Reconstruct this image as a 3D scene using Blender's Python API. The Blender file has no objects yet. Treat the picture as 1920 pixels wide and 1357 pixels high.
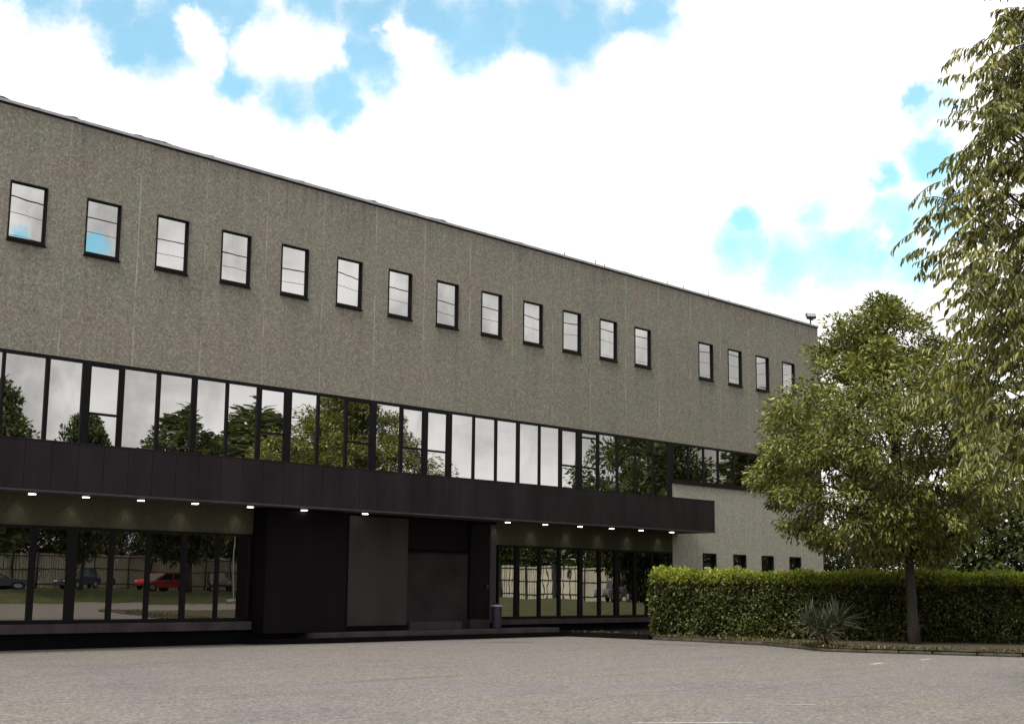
import bpy, bmesh, math, random
import numpy as np
from mathutils import Vector, Matrix

# ------------------------------------------------------------------ scene, camera, light
scene = bpy.context.scene
col = scene.collection
R = math.radians
scene.view_settings.view_transform = 'Standard'
scene.view_settings.look = 'None'
scene.view_settings.gamma = 1
scene.view_settings.exposure = 0.0
scene.cycles.max_bounces = 7
scene.cycles.diffuse_bounces = 5
scene.cycles.glossy_bounces = 3
scene.cycles.transmission_bounces = 4
scene.cycles.transparent_max_bounces = 4
scene.cycles.caustics_reflective = False
scene.cycles.caustics_refractive = False
scene.cycles.sample_clamp_indirect = 6

cam_d = bpy.data.cameras.new('camera')
cam = bpy.data.objects.new('camera', cam_d)
col.objects.link(cam)
cam_d.sensor_width = 36
cam_d.lens = 48.75
cam_d.clip_end = 3000
ax = Vector((0.673558, -0.739065, 0.010104))
ay = Vector((-0.124555, -0.100019, 0.987159))
az = Vector((-0.728564, -0.666167, -0.159423))
cam.matrix_world = Matrix(((ax.x, ay.x, az.x, -15.237), (ax.y, ay.y, az.y, -29.914), (ax.z, ay.z, az.z, 1.55), (0, 0, 0, 1)))
scene.camera = cam

SUN_DIR = Vector((-0.68, -0.10, 0.72)).normalized()      # towards the sun: high, over the roof, to the left
sun_d = bpy.data.lights.new('sun', 'SUN')
sun_d.energy = 4.0
sun_d.angle = R(16)
sun_d.color = (1.0, 0.95, 0.87)
sun = bpy.data.objects.new('sun', sun_d)
col.objects.link(sun)
sun.rotation_euler = SUN_DIR.to_track_quat('Z', 'Y').to_euler()

world = bpy.data.worlds.new('World')
scene.world = world
world.use_nodes = True
wn, wl = world.node_tree.nodes, world.node_tree.links
wn.clear()


def WN(kind, **kw):
    n = wn.new(kind)
    for k, v in kw.items():
        setattr(n, k, v)
    return n


def wmath(op, a, b=None, clamp=False):
    n = WN('ShaderNodeMath', operation=op, use_clamp=clamp)
    for i, v in enumerate((a, b)):
        if v is None:
            continue
        if isinstance(v, (int, float)):
            n.inputs[i].default_value = v
        else:
            wl.new(v, n.inputs[i])
    return n.outputs[0]


def wrange(v, a, b, c, d, smooth=True):
    n = WN('ShaderNodeMapRange', interpolation_type='SMOOTHSTEP' if smooth else 'LINEAR')
    wl.new(v, n.inputs[0])
    for i, x in enumerate((a, b, c, d)):
        n.inputs[i + 1].default_value = x
    return n.outputs[0]


# openings of blue sky and lone clouds in them: direction and angular radius
BLUE = [(0.5102, 0.7678, 0.3876, 0.0273), (0.5417, 0.7524, 0.3749, 0.0184, 0.6), (0.554, 0.7392, 0.3829, 0.0184, 0.8), (0.4198, 0.8264, 0.3753, 0.0211), (0.4345, 0.8184, 0.376, 0.0319), (0.4673, 0.8002, 0.3759, 0.0323), (0.5015, 0.7819, 0.3703, 0.0364), (0.4867, 0.7967, 0.3582, 0.0217), (0.5314, 0.7517, 0.3907, 0.0329), (0.5454, 0.7618, 0.3494, 0.0259), (0.5776, 0.7429, 0.3384, 0.028), (0.5997, 0.7235, 0.3418, 0.0262), (0.6137, 0.7008, 0.3637, 0.0336), (0.6086, 0.6906, 0.3908, 0.0334), (0.5773, 0.7164, 0.3918, 0.0295), (0.6354, 0.6651, 0.3923, 0.0298), (0.6543, 0.6521, 0.3829, 0.0337), (0.6698, 0.6359, 0.3834, 0.0374), (0.6949, 0.6082, 0.3837, 0.0411), (0.7132, 0.5845, 0.3869, 0.0373), (0.7353, 0.5546, 0.3896, 0.0298), (0.6093, 0.7225, 0.3266, 0.0169), (0.8163, 0.5271, 0.2363, 0.0303, 0.74), (0.8362, 0.5004, 0.2243, 0.0339, 0.74), (0.8504, 0.4747, 0.2268, 0.0336, 0.74), (0.8589, 0.4542, 0.2366, 0.0334, 0.74), (0.866, 0.4332, 0.2498, 0.0295, 0.74), (0.875, 0.4309, 0.2208, 0.0258, 0.74), (0.8364, 0.4825, 0.2599, 0.0187, 0.6), (0.8537, 0.4377, 0.2822, 0.0184), (0.8362, 0.456, 0.3047, 0.0203, 0.4), (0.8603, 0.3963, 0.3206, 0.0217, 0.6), (0.8521, 0.4074, 0.3286, 0.0145), (0.8138, 0.5206, 0.2581, 0.0151), (0.8672, 0.4047, 0.2902, 0.0219), (0.8771, 0.407, 0.2551, 0.0293, 0.74),
        (0.4445, -0.8670, 0.2255, 0.0125), (0.4895, -0.8430, 0.2225, 0.0115)]
WHITE = [(0.5718, 0.7343, 0.3657, 0.0315), (0.5538, 0.7497, 0.3624, 0.0185), (0.591, 0.7199, 0.3639, 0.0168), (0.5206, 0.769, 0.3709, 0.0183), (0.6204, 0.6815, 0.3881, 0.0093), (0.5322, 0.7686, 0.355, 0.0129), (0.4115, 0.837, 0.3607, 0.0176), (0.6343, 0.6768, 0.3735, 0.0206), (0.7406, 0.5635, 0.3661, 0.0225), (0.8492, 0.4575, 0.2639, 0.0156), (0.8625, 0.4437, 0.2432, 0.0067), (0.8468, 0.4502, 0.2831, 0.013), (0.452, 0.819, 0.3535, 0.0251), (0.6882, 0.632, 0.3563, 0.0226)]
tc = WN('ShaderNodeTexCoord')
nz = WN('ShaderNodeTexNoise')
nz.inputs['Scale'].default_value = 26
nz.inputs['Detail'].default_value = 7
nz.inputs['Roughness'].default_value = 0.62
wl.new(tc.outputs['Generated'], nz.inputs['Vector'])
sub = WN('ShaderNodeVectorMath', operation='SUBTRACT')
wl.new(nz.outputs['Color'], sub.inputs[0])
sub.inputs[1].default_value = (0.5, 0.5, 0.5)
scl = WN('ShaderNodeVectorMath', operation='SCALE')
wl.new(sub.outputs[0], scl.inputs[0])
scl.inputs['Scale'].default_value = 0.045
addv = WN('ShaderNodeVectorMath', operation='ADD')
wl.new(tc.outputs['Generated'], addv.inputs[0])
wl.new(scl.outputs[0], addv.inputs[1])


def blobs(lst):
    cur = None
    for x, y, z, r, *k in lst:
        d = WN('ShaderNodeVectorMath', operation='DISTANCE')
        wl.new(addv.outputs[0], d.inputs[0])
        d.inputs[1].default_value = (x, y, z)
        v = wrange(d.outputs['Value'], r * 1.38, r * 0.2, 0, k[0] if k else 1)
        cur = v if cur is None else wmath('MAXIMUM', cur, v)
    return cur


mask = wmath('MULTIPLY', blobs(BLUE), wmath('SUBTRACT', 1.0, blobs(WHITE)))
nz2 = WN('ShaderNodeTexNoise')
nz2.inputs['Scale'].default_value = 38
nz2.inputs['Detail'].default_value = 8
nz2.inputs['Roughness'].default_value = 0.6
wl.new(tc.outputs['Generated'], nz2.inputs['Vector'])
mask = wmath('ADD', mask, wmath('MULTIPLY', wmath('SUBTRACT', nz2.outputs['Fac'], 0.5), wmath('MULTIPLY', mask, 1.1)))
blue_fac = wrange(mask, 0.0, 0.95, 0.0, 0.84)
# cloud brightness: brighter on the sun's side, soft grey relief everywhere
sep = WN('ShaderNodeSeparateXYZ')
wl.new(tc.outputs['Generated'], sep.inputs[0])
side = wrange(sep.outputs['Y'], -0.35, 0.42, 0.90, 1.32)
nz3 = WN('ShaderNodeTexNoise')
nz3.inputs['Scale'].default_value = 11
nz3.inputs['Detail'].default_value = 8
nz3.inputs['Roughness'].default_value = 0.55
wl.new(tc.outputs['Generated'], nz3.inputs['Vector'])
relief = wrange(nz3.outputs['Fac'], 0.36, 0.62, 0.62, 1.20)
depth_k = wrange(sep.outputs['Y'], -0.15, 0.30, 1.0, 0.3)
relief = wmath('ADD', 1.0, wmath('MULTIPLY', wmath('SUBTRACT', relief, 1.0), depth_k))
bright = wmath('MULTIPLY', side, relief)
sky = WN('ShaderNodeTexSky', sky_type='NISHITA', sun_disc=False)
sky.sun_elevation = math.asin(SUN_DIR.z)
sky.sun_rotation = math.atan2(SUN_DIR.x, SUN_DIR.y)
sky.air_density = 1.0
sky.dust_density = 0.4
sky.ozone_density = 1.6
bg_sky = WN('ShaderNodeBackground')
bg_sky.inputs['Strength'].default_value = 0.15
tint = WN('ShaderNodeMixRGB', blend_type='MULTIPLY')
tint.inputs[0].default_value = 1
tint.inputs[2].default_value = (0.95, 1.75, 1.55, 1)
wl.new(sky.outputs[0], tint.inputs[1])
wl.new(tint.outputs[0], bg_sky.inputs['Color'])
bg_cl = WN('ShaderNodeBackground')
bg_cl.inputs['Color'].default_value = (1.0, 0.985, 0.965, 1)
wl.new(bright, bg_cl.inputs['Strength'])
mix = WN('ShaderNodeMixShader')
wl.new(blue_fac, mix.inputs[0])
wl.new(bg_cl.outputs[0], mix.inputs[1])
wl.new(bg_sky.outputs[0], mix.inputs[2])
wo = WN('ShaderNodeOutputWorld')
wl.new(mix.outputs[0], wo.inputs[0])
world.cycles.sampling_method = 'MANUAL'
world.cycles.sample_map_resolution = 512


# ------------------------------------------------------------------ helpers
def tag(o, label=None, cat=None, group=None, kind=None):
    if label: o['label'] = label
    if cat: o['category'] = cat
    if group: o['group'] = group
    if kind: o['kind'] = kind
    return o


def empty(name, loc=(0, 0, 0), rz=0):
    o = bpy.data.objects.new(name, None)
    o.location = loc
    o.rotation_euler = (0, 0, rz)
    o.empty_display_size = 0.3
    col.objects.link(o)
    return o


def copy_tree(o, parent=None):
    c = o.copy()
    col.objects.link(c)
    c.parent = parent
    for ch in list(o.children):
        copy_tree(ch, c)
    return c


class MB:
    """collects shapes, links them as one mesh object"""

    def __init__(self):
        self.v, self.f, self.m = [], [], []

    def box(self, x0, x1, y0, y1, z0, z1, mi=0):
        b = len(self.v)
        self.v += [(x0, y0, z0), (x1, y0, z0), (x1, y1, z0), (x0, y1, z0), (x0, y0, z1), (x1, y0, z1), (x1, y1, z1), (x0, y1, z1)]
        for q in ((0, 3, 2, 1), (4, 5, 6, 7), (0, 1, 5, 4), (1, 2, 6, 5), (2, 3, 7, 6), (3, 0, 4, 7)):
            self.f.append(tuple(b + i for i in q))
            self.m.append(mi)
        return self

    def poly(self, pts, mi=0):
        b = len(self.v)
        self.v += [tuple(p) for p in pts]
        self.f.append(tuple(range(b, b + len(pts))))
        self.m.append(mi)
        return self

    def tube(self, pts, rads, n=8, mi=0, cap=True):
        b = len(self.v)
        pts = [Vector(p) for p in pts]
        if not hasattr(rads, '__len__'): rads = [rads] * len(pts)
        up = Vector((0.13, 0.31, 0.94))
        for i, p in enumerate(pts):
            t = (pts[min(i + 1, len(pts) - 1)] - pts[max(i - 1, 0)]).normalized()
            a = t.cross(up)
            if a.length < 0.1: a = t.cross(Vector((1, 0, 0)))
            a.normalize()
            c = t.cross(a)
            for k in range(n):
                w = 2 * math.pi * k / n
                q = p + (a * math.cos(w) + c * math.sin(w)) * rads[i]
                self.v.append(tuple(q))
        for i in range(len(pts) - 1):
            for k in range(n):
                k2 = (k + 1) % n
                self.f.append((b + i * n + k, b + i * n + k2, b + (i + 1) * n + k2, b + (i + 1) * n + k))
                self.m.append(mi)
        if cap:
            self.f.append(tuple(b + k for k in range(n)))
            self.m.append(mi)
            self.f.append(tuple(b + (len(pts) - 1) * n + k for k in reversed(range(n))))
            self.m.append(mi)
        return self

    def prism(self, pts, axis_vec, mi=0):
        """closed outline pts extruded along axis_vec"""
        b = len(self.v)
        n = len(pts)
        d = Vector(axis_vec)
        self.v += [tuple(Vector(p)) for p in pts] + [tuple(Vector(p) + d) for p in pts]
        self.f.append(tuple(b + i for i in range(n)))
        self.f.append(tuple(b + n + i for i in reversed(range(n))))
        self.m += [mi, mi]
        for i in range(n):
            j = (i + 1) % n
            self.f.append((b + j, b + i, b + n + i, b + n + j))
            self.m.append(mi)
        return self

    def build(self, name, mats, parent=None, bevel=0, smooth=False, fixn=True):
        me = bpy.data.meshes.new(name)
        me.from_pydata(self.v, [], self.f)
        mats = mats if isinstance(mats, (list, tuple)) else [mats]
        for m in mats: me.materials.append(m)
        me.polygons.foreach_set('material_index', self.m)
        if fixn:
            bm = bmesh.new()
            bm.from_mesh(me)
            bmesh.ops.recalc_face_normals(bm, faces=bm.faces)
            bm.to_mesh(me)
            bm.free()
        if smooth: me.polygons.foreach_set('use_smooth', [True] * len(me.polygons))
        o = bpy.data.objects.new(name, me)
        col.objects.link(o)
        if parent: o.parent = parent
        if bevel:
            b = o.modifiers.new('edge', 'BEVEL')
            b.width = bevel
            b.segments = 2
            b.limit_method = 'ANGLE'
        return o


def np_mesh(name, verts, faces_flat, loops_per_face, mats, parent=None, midx=None, smooth=False):
    me = bpy.data.meshes.new(name)
    nf = len(loops_per_face)
    me.vertices.add(len(verts))
    me.vertices.foreach_set('co', np.asarray(verts, np.float32).ravel())
    me.loops.add(len(faces_flat))
    me.loops.foreach_set('vertex_index', np.asarray(faces_flat, np.int32))
    me.polygons.add(nf)
    starts = np.concatenate([[0], np.cumsum(loops_per_face)[:-1]]).astype(np.int32)
    me.polygons.foreach_set('loop_start', starts)
    me.update(calc_edges=True)
    for m in mats if isinstance(mats, (list, tuple)) else [mats]: me.materials.append(m)
    if midx is not None: me.polygons.foreach_set('material_index', np.asarray(midx, np.int32))
    if smooth: me.polygons.foreach_set('use_smooth', np.ones(nf, bool))
    o = bpy.data.objects.new(name, me)
    col.objects.link(o)
    if parent: o.parent = parent
    return o


# ------------------------------------------------------------------ materials
def new_mat(name):
    m = bpy.data.materials.new(name)
    m.use_nodes = True
    nt = m.node_tree
    return m, nt.nodes, nt.links, nt.nodes['Principled BSDF']


def N(ns, kind, **kw):
    n = ns.new(kind)
    for k, v in kw.items(): setattr(n, k, v)
    return n


def ramp(ns, ls, src, stops):
    r = N(ns, 'ShaderNodeValToRGB')
    el = r.color_ramp.elements
    while len(el) < len(stops): el.new(0.5)
    for e, (p, c) in zip(el, stops):
        e.position = p
        e.color = (*c, 1) if len(c) == 3 else c
    ls.new(src, r.inputs[0])
    return r.outputs['Color']


def noise(ns, ls, scale, detail=4, rough=0.55, vec=None, dim='3D'):
    n = N(ns, 'ShaderNodeTexNoise')
    n.inputs['Scale'].default_value = scale
    n.inputs['Detail'].default_value = detail
    n.inputs['Roughness'].default_value = rough
    if vec is not None: ls.new(vec, n.inputs['Vector'])
    return n.outputs['Fac']


def objco(ns, ls, scale=(1, 1, 1)):
    t = N(ns, 'ShaderNodeTexCoord')
    mp = N(ns, 'ShaderNodeMapping')
    mp.inputs['Scale'].default_value = scale
    ls.new(t.outputs['Object'], mp.inputs['Vector'])
    return mp.outputs[0]


def mixc(ns, ls, mode, fac, a, b):
    n = N(ns, 'ShaderNodeMixRGB', blend_type=mode)
    for i, v in ((0, fac), (1, a), (2, b)):
        if isinstance(v, (int, float)): n.inputs[i].default_value = v
        elif isinstance(v, tuple): n.inputs[i].default_value = (*v, 1)
        else: ls.new(v, n.inputs[i])
    return n.outputs[0]


def bump(ns, ls, bsdf, h, strength=0.4, dist=0.02):
    b = N(ns, 'ShaderNodeBump')
    b.inputs['Strength'].default_value = strength
    b.inputs['Distance'].default_value = dist
    ls.new(h, b.inputs['Height'])
    ls.new(b.outputs[0], bsdf.inputs['Normal'])


def nmath(ns, ls, op, a, b=None, c=None):
    n = N(ns, 'ShaderNodeMath', operation=op)
    for i, v in enumerate((a, b, c)):
        if v is None: continue
        if isinstance(v, (int, float)): n.inputs[i].default_value = v
        else: ls.new(v, n.inputs[i])
    return n.outputs[0]


def plain(name, c, rough=0.6, metallic=0.0, vary=0.12, scale=3.0, spec=0.5, streak=False):
    m, ns, ls, b = new_mat(name)
    vec = objco(ns, ls, (1, 1, 0.25) if streak else (1, 1, 1))
    f = noise(ns, ls, scale, 5, 0.6, vec)
    lo = tuple(x * (1 - vary) for x in c)
    hi = tuple(min(1, x * (1 + vary)) for x in c)
    ls.new(ramp(ns, ls, f, [(0.3, lo), (0.7, hi)]), b.inputs['Base Color'])
    b.inputs['Roughness'].default_value = rough
    b.inputs['Metallic'].default_value = metallic
    b.inputs['Specular IOR Level'].default_value = spec
    return m


def concrete(name, base, joints=True, contrast=1.0):
    """exposed-aggregate precast wall: stones, blotches, pale lime runs at the panel joints"""
    m, ns, ls, b = new_mat(name)
    vec = objco(ns, ls)
    vor = N(ns, 'ShaderNodeTexVoronoi', feature='F1')
    vor.inputs['Scale'].default_value = 24
    vor.inputs['Randomness'].default_value = 1.0
    ls.new(vec, vor.inputs['Vector'])
    sepc = N(ns, 'ShaderNodeSeparateColor')
    ls.new(vor.outputs['Color'], sepc.inputs[0])
    fine = noise(ns, ls, 26, 6, 0.78, vec)
    mid = noise(ns, ls, 7, 5, 0.7, vec)
    s = nmath(ns, ls, 'ADD', nmath(ns, ls, 'MULTIPLY', sepc.outputs[0], 0.26), nmath(ns, ls, 'MULTIPLY', fine, 0.74))
    k = contrast
    dark = tuple(x * (1 - 0.52 * k) for x in base)
    lite = tuple(min(1, x * (1 + 0.62 * k)) for x in base)
    c = ramp(ns, ls, s, [(0.30, dark), (0.47, base), (0.53, base), (0.66, lite), (0.80, tuple(min(1, x * 1.3) for x in lite))])
    # weathered tone drifts
    big = noise(ns, ls, 0.35, 4, 0.6, vec)
    c = mixc(ns, ls, 'MULTIPLY', 0.75, c, ramp(ns, ls, big, [(0.3, (0.84, 0.83, 0.85)), (0.45, (0.95, 1.0, 0.93)), (0.55, (0.97, 1.01, 0.95)), (0.7, (1.08, 0.99, 0.97))]))
    c = mixc(ns, ls, 'MULTIPLY', 0.5, c, ramp(ns, ls, mid, [(0.3, (0.86, 0.86, 0.86)), (0.7, (1.12, 1.12, 1.12))]))
    pink = noise(ns, ls, 1.1, 4, 0.7, vec)
    c = mixc(ns, ls, 'MULTIPLY', 0.8, c, ramp(ns, ls, pink, [(0.38, (0.97, 1.02, 0.96)), (0.62, (1.07, 0.98, 0.97))]))
    # vertical rain streaks
    sv = objco(ns, ls, (2.2, 2.2, 0.10))
    st = noise(ns, ls, 1.6, 5, 0.6, sv)
    c = mixc(ns, ls, 'MULTIPLY', 0.32, c, ramp(ns, ls, st, [(0.30, (0.78, 0.77, 0.75)), (0.55, (1, 1, 1))]))
    h = nmath(ns, ls, 'ADD', sepc.outputs[0], fine)
    if joints:
        sx = N(ns, 'ShaderNodeSeparateXYZ')
        ls.new(vec, sx.inputs[0])

        def span(v, a, b_, c_, d_):
            n = N(ns, 'ShaderNodeMapRange')
            ls.new(v, n.inputs[0])
            for q, t in enumerate((a, b_, c_, d_)): n.inputs[q + 1].default_value = t
            return n.outputs[0]
        # dirt runs below the sills and under the roof edge
        runs = noise(ns, ls, 2.6, 4, 0.65, objco(ns, ls, (3.0, 3.0, 0.07)))
        fx = nmath(ns, ls, 'ABSOLUTE', nmath(ns, ls, 'SUBTRACT', nmath(ns, ls, 'FRACT', nmath(ns, ls, 'MULTIPLY', nmath(ns, ls, 'ADD', sx.outputs[0], 40.0), 0.5)), 0.24))
        under = nmath(ns, ls, 'MULTIPLY', span(fx, 0.30, 0.20, 0, 1), nmath(ns, ls, 'MULTIPLY', span(sx.outputs[2], 7.3, 9.4, 0, 1), span(sx.outputs[2], 9.5, 9.42, 0, 1)))
        eave = span(sx.outputs[2], 10.9, 12.7, 0, 1)
        run = nmath(ns, ls, 'MULTIPLY', span(runs, 0.46, 0.68, 0, 1), nmath(ns, ls, 'MAXIMUM', under, eave))
        c = mixc(ns, ls, 'MULTIPLY', run, c, (0.74, 0.72, 0.73))
        # joints midway between the windows, 2 m apart
        wob = nmath(ns, ls, 'MULTIPLY', nmath(ns, ls, 'SUBTRACT', noise(ns, ls, 1.2, 3, 0.6, vec), 0.5), 0.05)
        xw = nmath(ns, ls, 'ADD', sx.outputs[0], wob)
        fr = nmath(ns, ls, 'FRACT', nmath(ns, ls, 'MULTIPLY', nmath(ns, ls, 'ADD', xw, 40.0 - 1.48), 0.5))
        d = nmath(ns, ls, 'ABSOLUTE', nmath(ns, ls, 'SUBTRACT', fr, 0.5))
        line = N(ns, 'ShaderNodeMapRange')
        ls.new(d, line.inputs[0])
        line.inputs[1].default_value = 0.484
        line.inputs[2].default_value = 0.4985
        gap = noise(ns, ls, 0.8, 3, 0.7, vec)
        lf = nmath(ns, ls, 'MULTIPLY', line.outputs[0], ramp(ns, ls, gap, [(0.42, (0.0, 0.0, 0.0)), (0.62, (0.75, 0.75, 0.75))]))
        c = mixc(ns, ls, 'MIX', lf, c, tuple(min(1, x * 1.9) for x in base))
        h = nmath(ns, ls, 'SUBTRACT', h, nmath(ns, ls, 'MULTIPLY', line.outputs[0], 0.6))
    ls.new(c, b.inputs['Base Color'])
    b.inputs['Roughness'].default_value = 0.92
    b.inputs['Specular IOR Level'].default_value = 0.2
    bump(ns, ls, b, h, 0.6, 0.02)
    return m


def mirror_glass(name, tint, dark, fac):
    m, ns, ls, b = new_mat(name)
    vec = objco(ns, ls, (1, 1, 1))
    w = noise(ns, ls, 0.9, 2, 0.5, vec)
    bp = N(ns, 'ShaderNodeBump')
    bp.inputs['Strength'].default_value = 0.012
    bp.inputs['Distance'].default_value = 0.05
    ls.new(w, bp.inputs['Height'])
    g = N(ns, 'ShaderNodeBsdfGlossy')
    g.inputs['Roughness'].default_value = 0.004
    ls.new(bp.outputs[0], g.inputs['Normal'])
    dirt = noise(ns, ls, 2.3, 5, 0.6, objco(ns, ls, (1, 1, 0.4)))
    ls.new(ramp(ns, ls, dirt, [(0.3, tuple(x * 0.94 for x in tint)), (0.7, tint)]), g.inputs['Color'])
    b.inputs['Base Color'].default_value = (*dark, 1)
    b.inputs['Roughness'].default_value = 0.5
    b.inputs['Specular IOR Level'].default_value = 0.0
    mx = N(ns, 'ShaderNodeMixShader')
    mx.inputs[0].default_value = fac
    ls.new(b.outputs[0], mx.inputs[1])
    ls.new(g.outputs[0], mx.inputs[2])
    ls.new(mx.outputs[0], ns['Material Output'].inputs[0])
    return m


def leaf_mat(name, stops, rough=0.5, trans=0.35, tint_scale=0.9):
    m, ns, ls, b = new_mat(name)
    geo = N(ns, 'ShaderNodeNewGeometry')
    c = ramp(ns, ls, geo.outputs['Random Per Island'], stops)
    v = noise(ns, ls, tint_scale, 3, 0.6, objco(ns, ls))
    c = mixc(ns, ls, 'MULTIPLY', 0.8, c, ramp(ns, ls, v, [(0.33, (0.62, 0.66, 0.6)), (0.66, (1.2, 1.15, 1.0))]))
    ls.new(c, b.inputs['Base Color'])
    b.inputs['Roughness'].default_value = rough * 0.85
    b.inputs['Specular IOR Level'].default_value = 0.5
    t = N(ns, 'ShaderNodeBsdfTranslucent')
    ls.new(mixc(ns, ls, 'MULTIPLY', 1.0, c, (1.2, 1.25, 0.55)), t.inputs['Color'])
    mx = N(ns, 'ShaderNodeMixShader')
    mx.inputs[0].default_value = trans
    ls.new(b.outputs[0], mx.inputs[1])
    ls.new(t.outputs[0], mx.inputs[2])
    ls.new(mx.outputs[0], ns['Material Output'].inputs[0])
    return m


def bark_mat(name, c):
    m, ns, ls, b = new_mat(name)
    f = noise(ns, ls, 6, 6, 0.65, objco(ns, ls, (3, 3, 0.5)))
    ls.new(ramp(ns, ls, f, [(0.3, tuple(x * 0.45 for x in c)), (0.55, c), (0.75, tuple(x * 1.6 for x in c))]), b.inputs['Base Color'])
    b.inputs['Roughness'].default_value = 0.9
    bump(ns, ls, b, f, 0.6, 0.03)
    return m


M = {}
M['wall'] = concrete('aggregate concrete', (0.285, 0.268, 0.242), contrast=0.8)
M['wall_low'] = concrete('pale aggregate concrete', (0.40, 0.388, 0.358), joints=False, contrast=0.6)
M['wall_band'] = concrete('concrete band darkened for shade', (0.085, 0.080, 0.055), joints=False, contrast=0.4)  # shade under the canopy is put into this dark colour
M['black_frame'] = plain('black window aluminium', (0.007, 0.006, 0.007), 0.5, 0.0, 0.3, 8, 0.15)
M['glass'] = mirror_glass('reflective window glass', (0.86, 0.85, 0.84), (0.012, 0.014, 0.015), 0.80)
M['glass_dark'] = mirror_glass('dark window glass', (0.72, 0.70, 0.64), (0.004, 0.004, 0.004), 0.52)
M['fascia'] = plain('dark fascia panels', (0.021, 0.016, 0.019), 0.6, 0.0, 0.35, 1.2, 0.15, True)
M['fascia_trim'] = plain('fascia drip trim', (0.055, 0.046, 0.060), 0.5, 0.0, 0.2, 3, 0.3)
M['soffit'] = plain('soffit panels', (0.06, 0.055, 0.055), 0.7, 0.0, 0.2, 1.5)
M['portal_black'] = plain('black cladding', (0.008, 0.005, 0.008), 0.6, 0.0, 0.5, 0.7, 0.12, True)
M['portal_grey'] = plain('charcoal cladding', (0.050, 0.043, 0.044), 0.6, 0.0, 0.3, 0.8, 0.15, True)
M['recess_grey'] = plain('dark grey render', (0.034, 0.030, 0.032), 0.75, 0.0, 0.3, 0.9, 0.1)
M['plinth'] = plain('dark plinth concrete', (0.062, 0.052, 0.056), 0.8, 0.0, 0.35, 1.6, 0.2)
M['black_base'] = plain('black base with shade', (0.004, 0.0035, 0.004), 0.9, 0.0, 0.3, 2, 0.1)  # near black: shade along the building base is put into the colour
M['coping'] = plain('zinc coping', (0.42, 0.41, 0.46), 0.5, 0.0, 0.3, 1.5)
M['roof'] = plain('roof felt', (0.07, 0.07, 0.07), 0.9, 0.0, 0.3, 1)
M['steel'] = plain('galvanised steel', (0.35, 0.36, 0.37), 0.4, 0.7, 0.2, 4)
M['lamp_black'] = plain('black lamp housing', (0.02, 0.02, 0.022), 0.5, 0.0, 0.2, 8)
M['lamp_glass'] = plain('lamp front glass', (0.30, 0.31, 0.32), 0.1, 0.0, 0.1, 8, 0.8)
M['bin'] = plain('violet grey bin plastic', (0.030, 0.027, 0.055), 0.5, 0.0, 0.2, 4)
M['bin_lid'] = plain('pale bin rim', (0.45, 0.45, 0.50), 0.5, 0.0, 0.1, 4)
M['rubber'] = plain('tyre rubber', (0.015, 0.015, 0.016), 0.85)
M['car_glass'] = plain('car glass', (0.03, 0.035, 0.04), 0.08, 0.0, 0.1, 1, 0.9)
M['head'] = plain('headlight lens', (0.6, 0.6, 0.6), 0.15, 0.2, 0.1, 4, 0.8)
M['bark'] = bark_mat('grey brown bark', (0.085, 0.068, 0.055))
M['bark_dark'] = bark_mat('dark bark', (0.05, 0.042, 0.036))
M['leaf_lot'] = leaf_mat('olive green leaves', [(0.0, (0.0593, 0.0703, 0.0226)), (0.3, (0.1258, 0.1494, 0.0419)), (0.65, (0.2147, 0.2317, 0.0645)), (0.9, (0.3405, 0.3511, 0.1048)), (0.97, (0.3806, 0.3811, 0.1152)), (1.0, (0.6555, 0.6534, 0.324))], trans=0.30, rough=0.40)
M['leaf_tall'] = leaf_mat('drooping olive leaves', [(0.0, (0.0679, 0.0722, 0.0226)), (0.45, (0.1517, 0.1626, 0.0452)), (0.8, (0.2769, 0.2801, 0.0783)), (1.0, (0.4466, 0.4244, 0.1565))], rough=0.42, trans=0.3)
M['leaf_back'] = leaf_mat('dark green leaves', [(0.0, (0.03, 0.042, 0.015)), (0.5, (0.06, 0.081, 0.024)), (1.0, (0.1275, 0.1425, 0.042))])
M['leaf_hedge'] = leaf_mat('hedge leaves', [(0.0, (0.0394, 0.0494, 0.017)), (0.5, (0.0984, 0.121, 0.0369)), (0.9, (0.1708, 0.1925, 0.0639)), (1.0, (0.289, 0.3026, 0.142))], tint_scale=1.4)
M['leaf_new'] = leaf_mat('young hedge leaves', [(0.0, (0.165, 0.2074, 0.0356)), (0.5, (0.3047, 0.3545, 0.0583)), (1.0, (0.4824, 0.5084, 0.1134))], tint_scale=1.4)
M['leaf_yucca'] = leaf_mat('grey green sword leaves', [(0.0, (0.0315, 0.0353, 0.0225)), (0.6, (0.063, 0.0713, 0.0477)), (1.0, (0.1386, 0.1494, 0.1067))], rough=0.4, trans=0.1)
M['leaf_dead'] = leaf_mat('dry sword leaves', [(0.0, (0.10, 0.06, 0.035)), (1.0, (0.26, 0.19, 0.11))], trans=0.1)
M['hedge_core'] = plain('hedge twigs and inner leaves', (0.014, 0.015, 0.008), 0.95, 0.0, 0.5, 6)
M['grass'] = leaf_mat('verge grass', [(0.0, (0.045, 0.055, 0.015)), (1.0, (0.12, 0.13, 0.035))])
M['fence_slat'] = plain('weathered pale fence slats', (0.66, 0.63, 0.53), 0.8, 0.0, 0.2, 2, 0.3, True)
M['fence_steel'] = plain('dark fence steel', (0.03, 0.03, 0.03), 0.6)
M['cable'] = plain('black cable', (0.01, 0.01, 0.01), 0.7)
M['concrete_grey'] = plain('grey concrete', (0.27, 0.26, 0.25), 0.9, 0.0, 0.2, 3)


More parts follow.
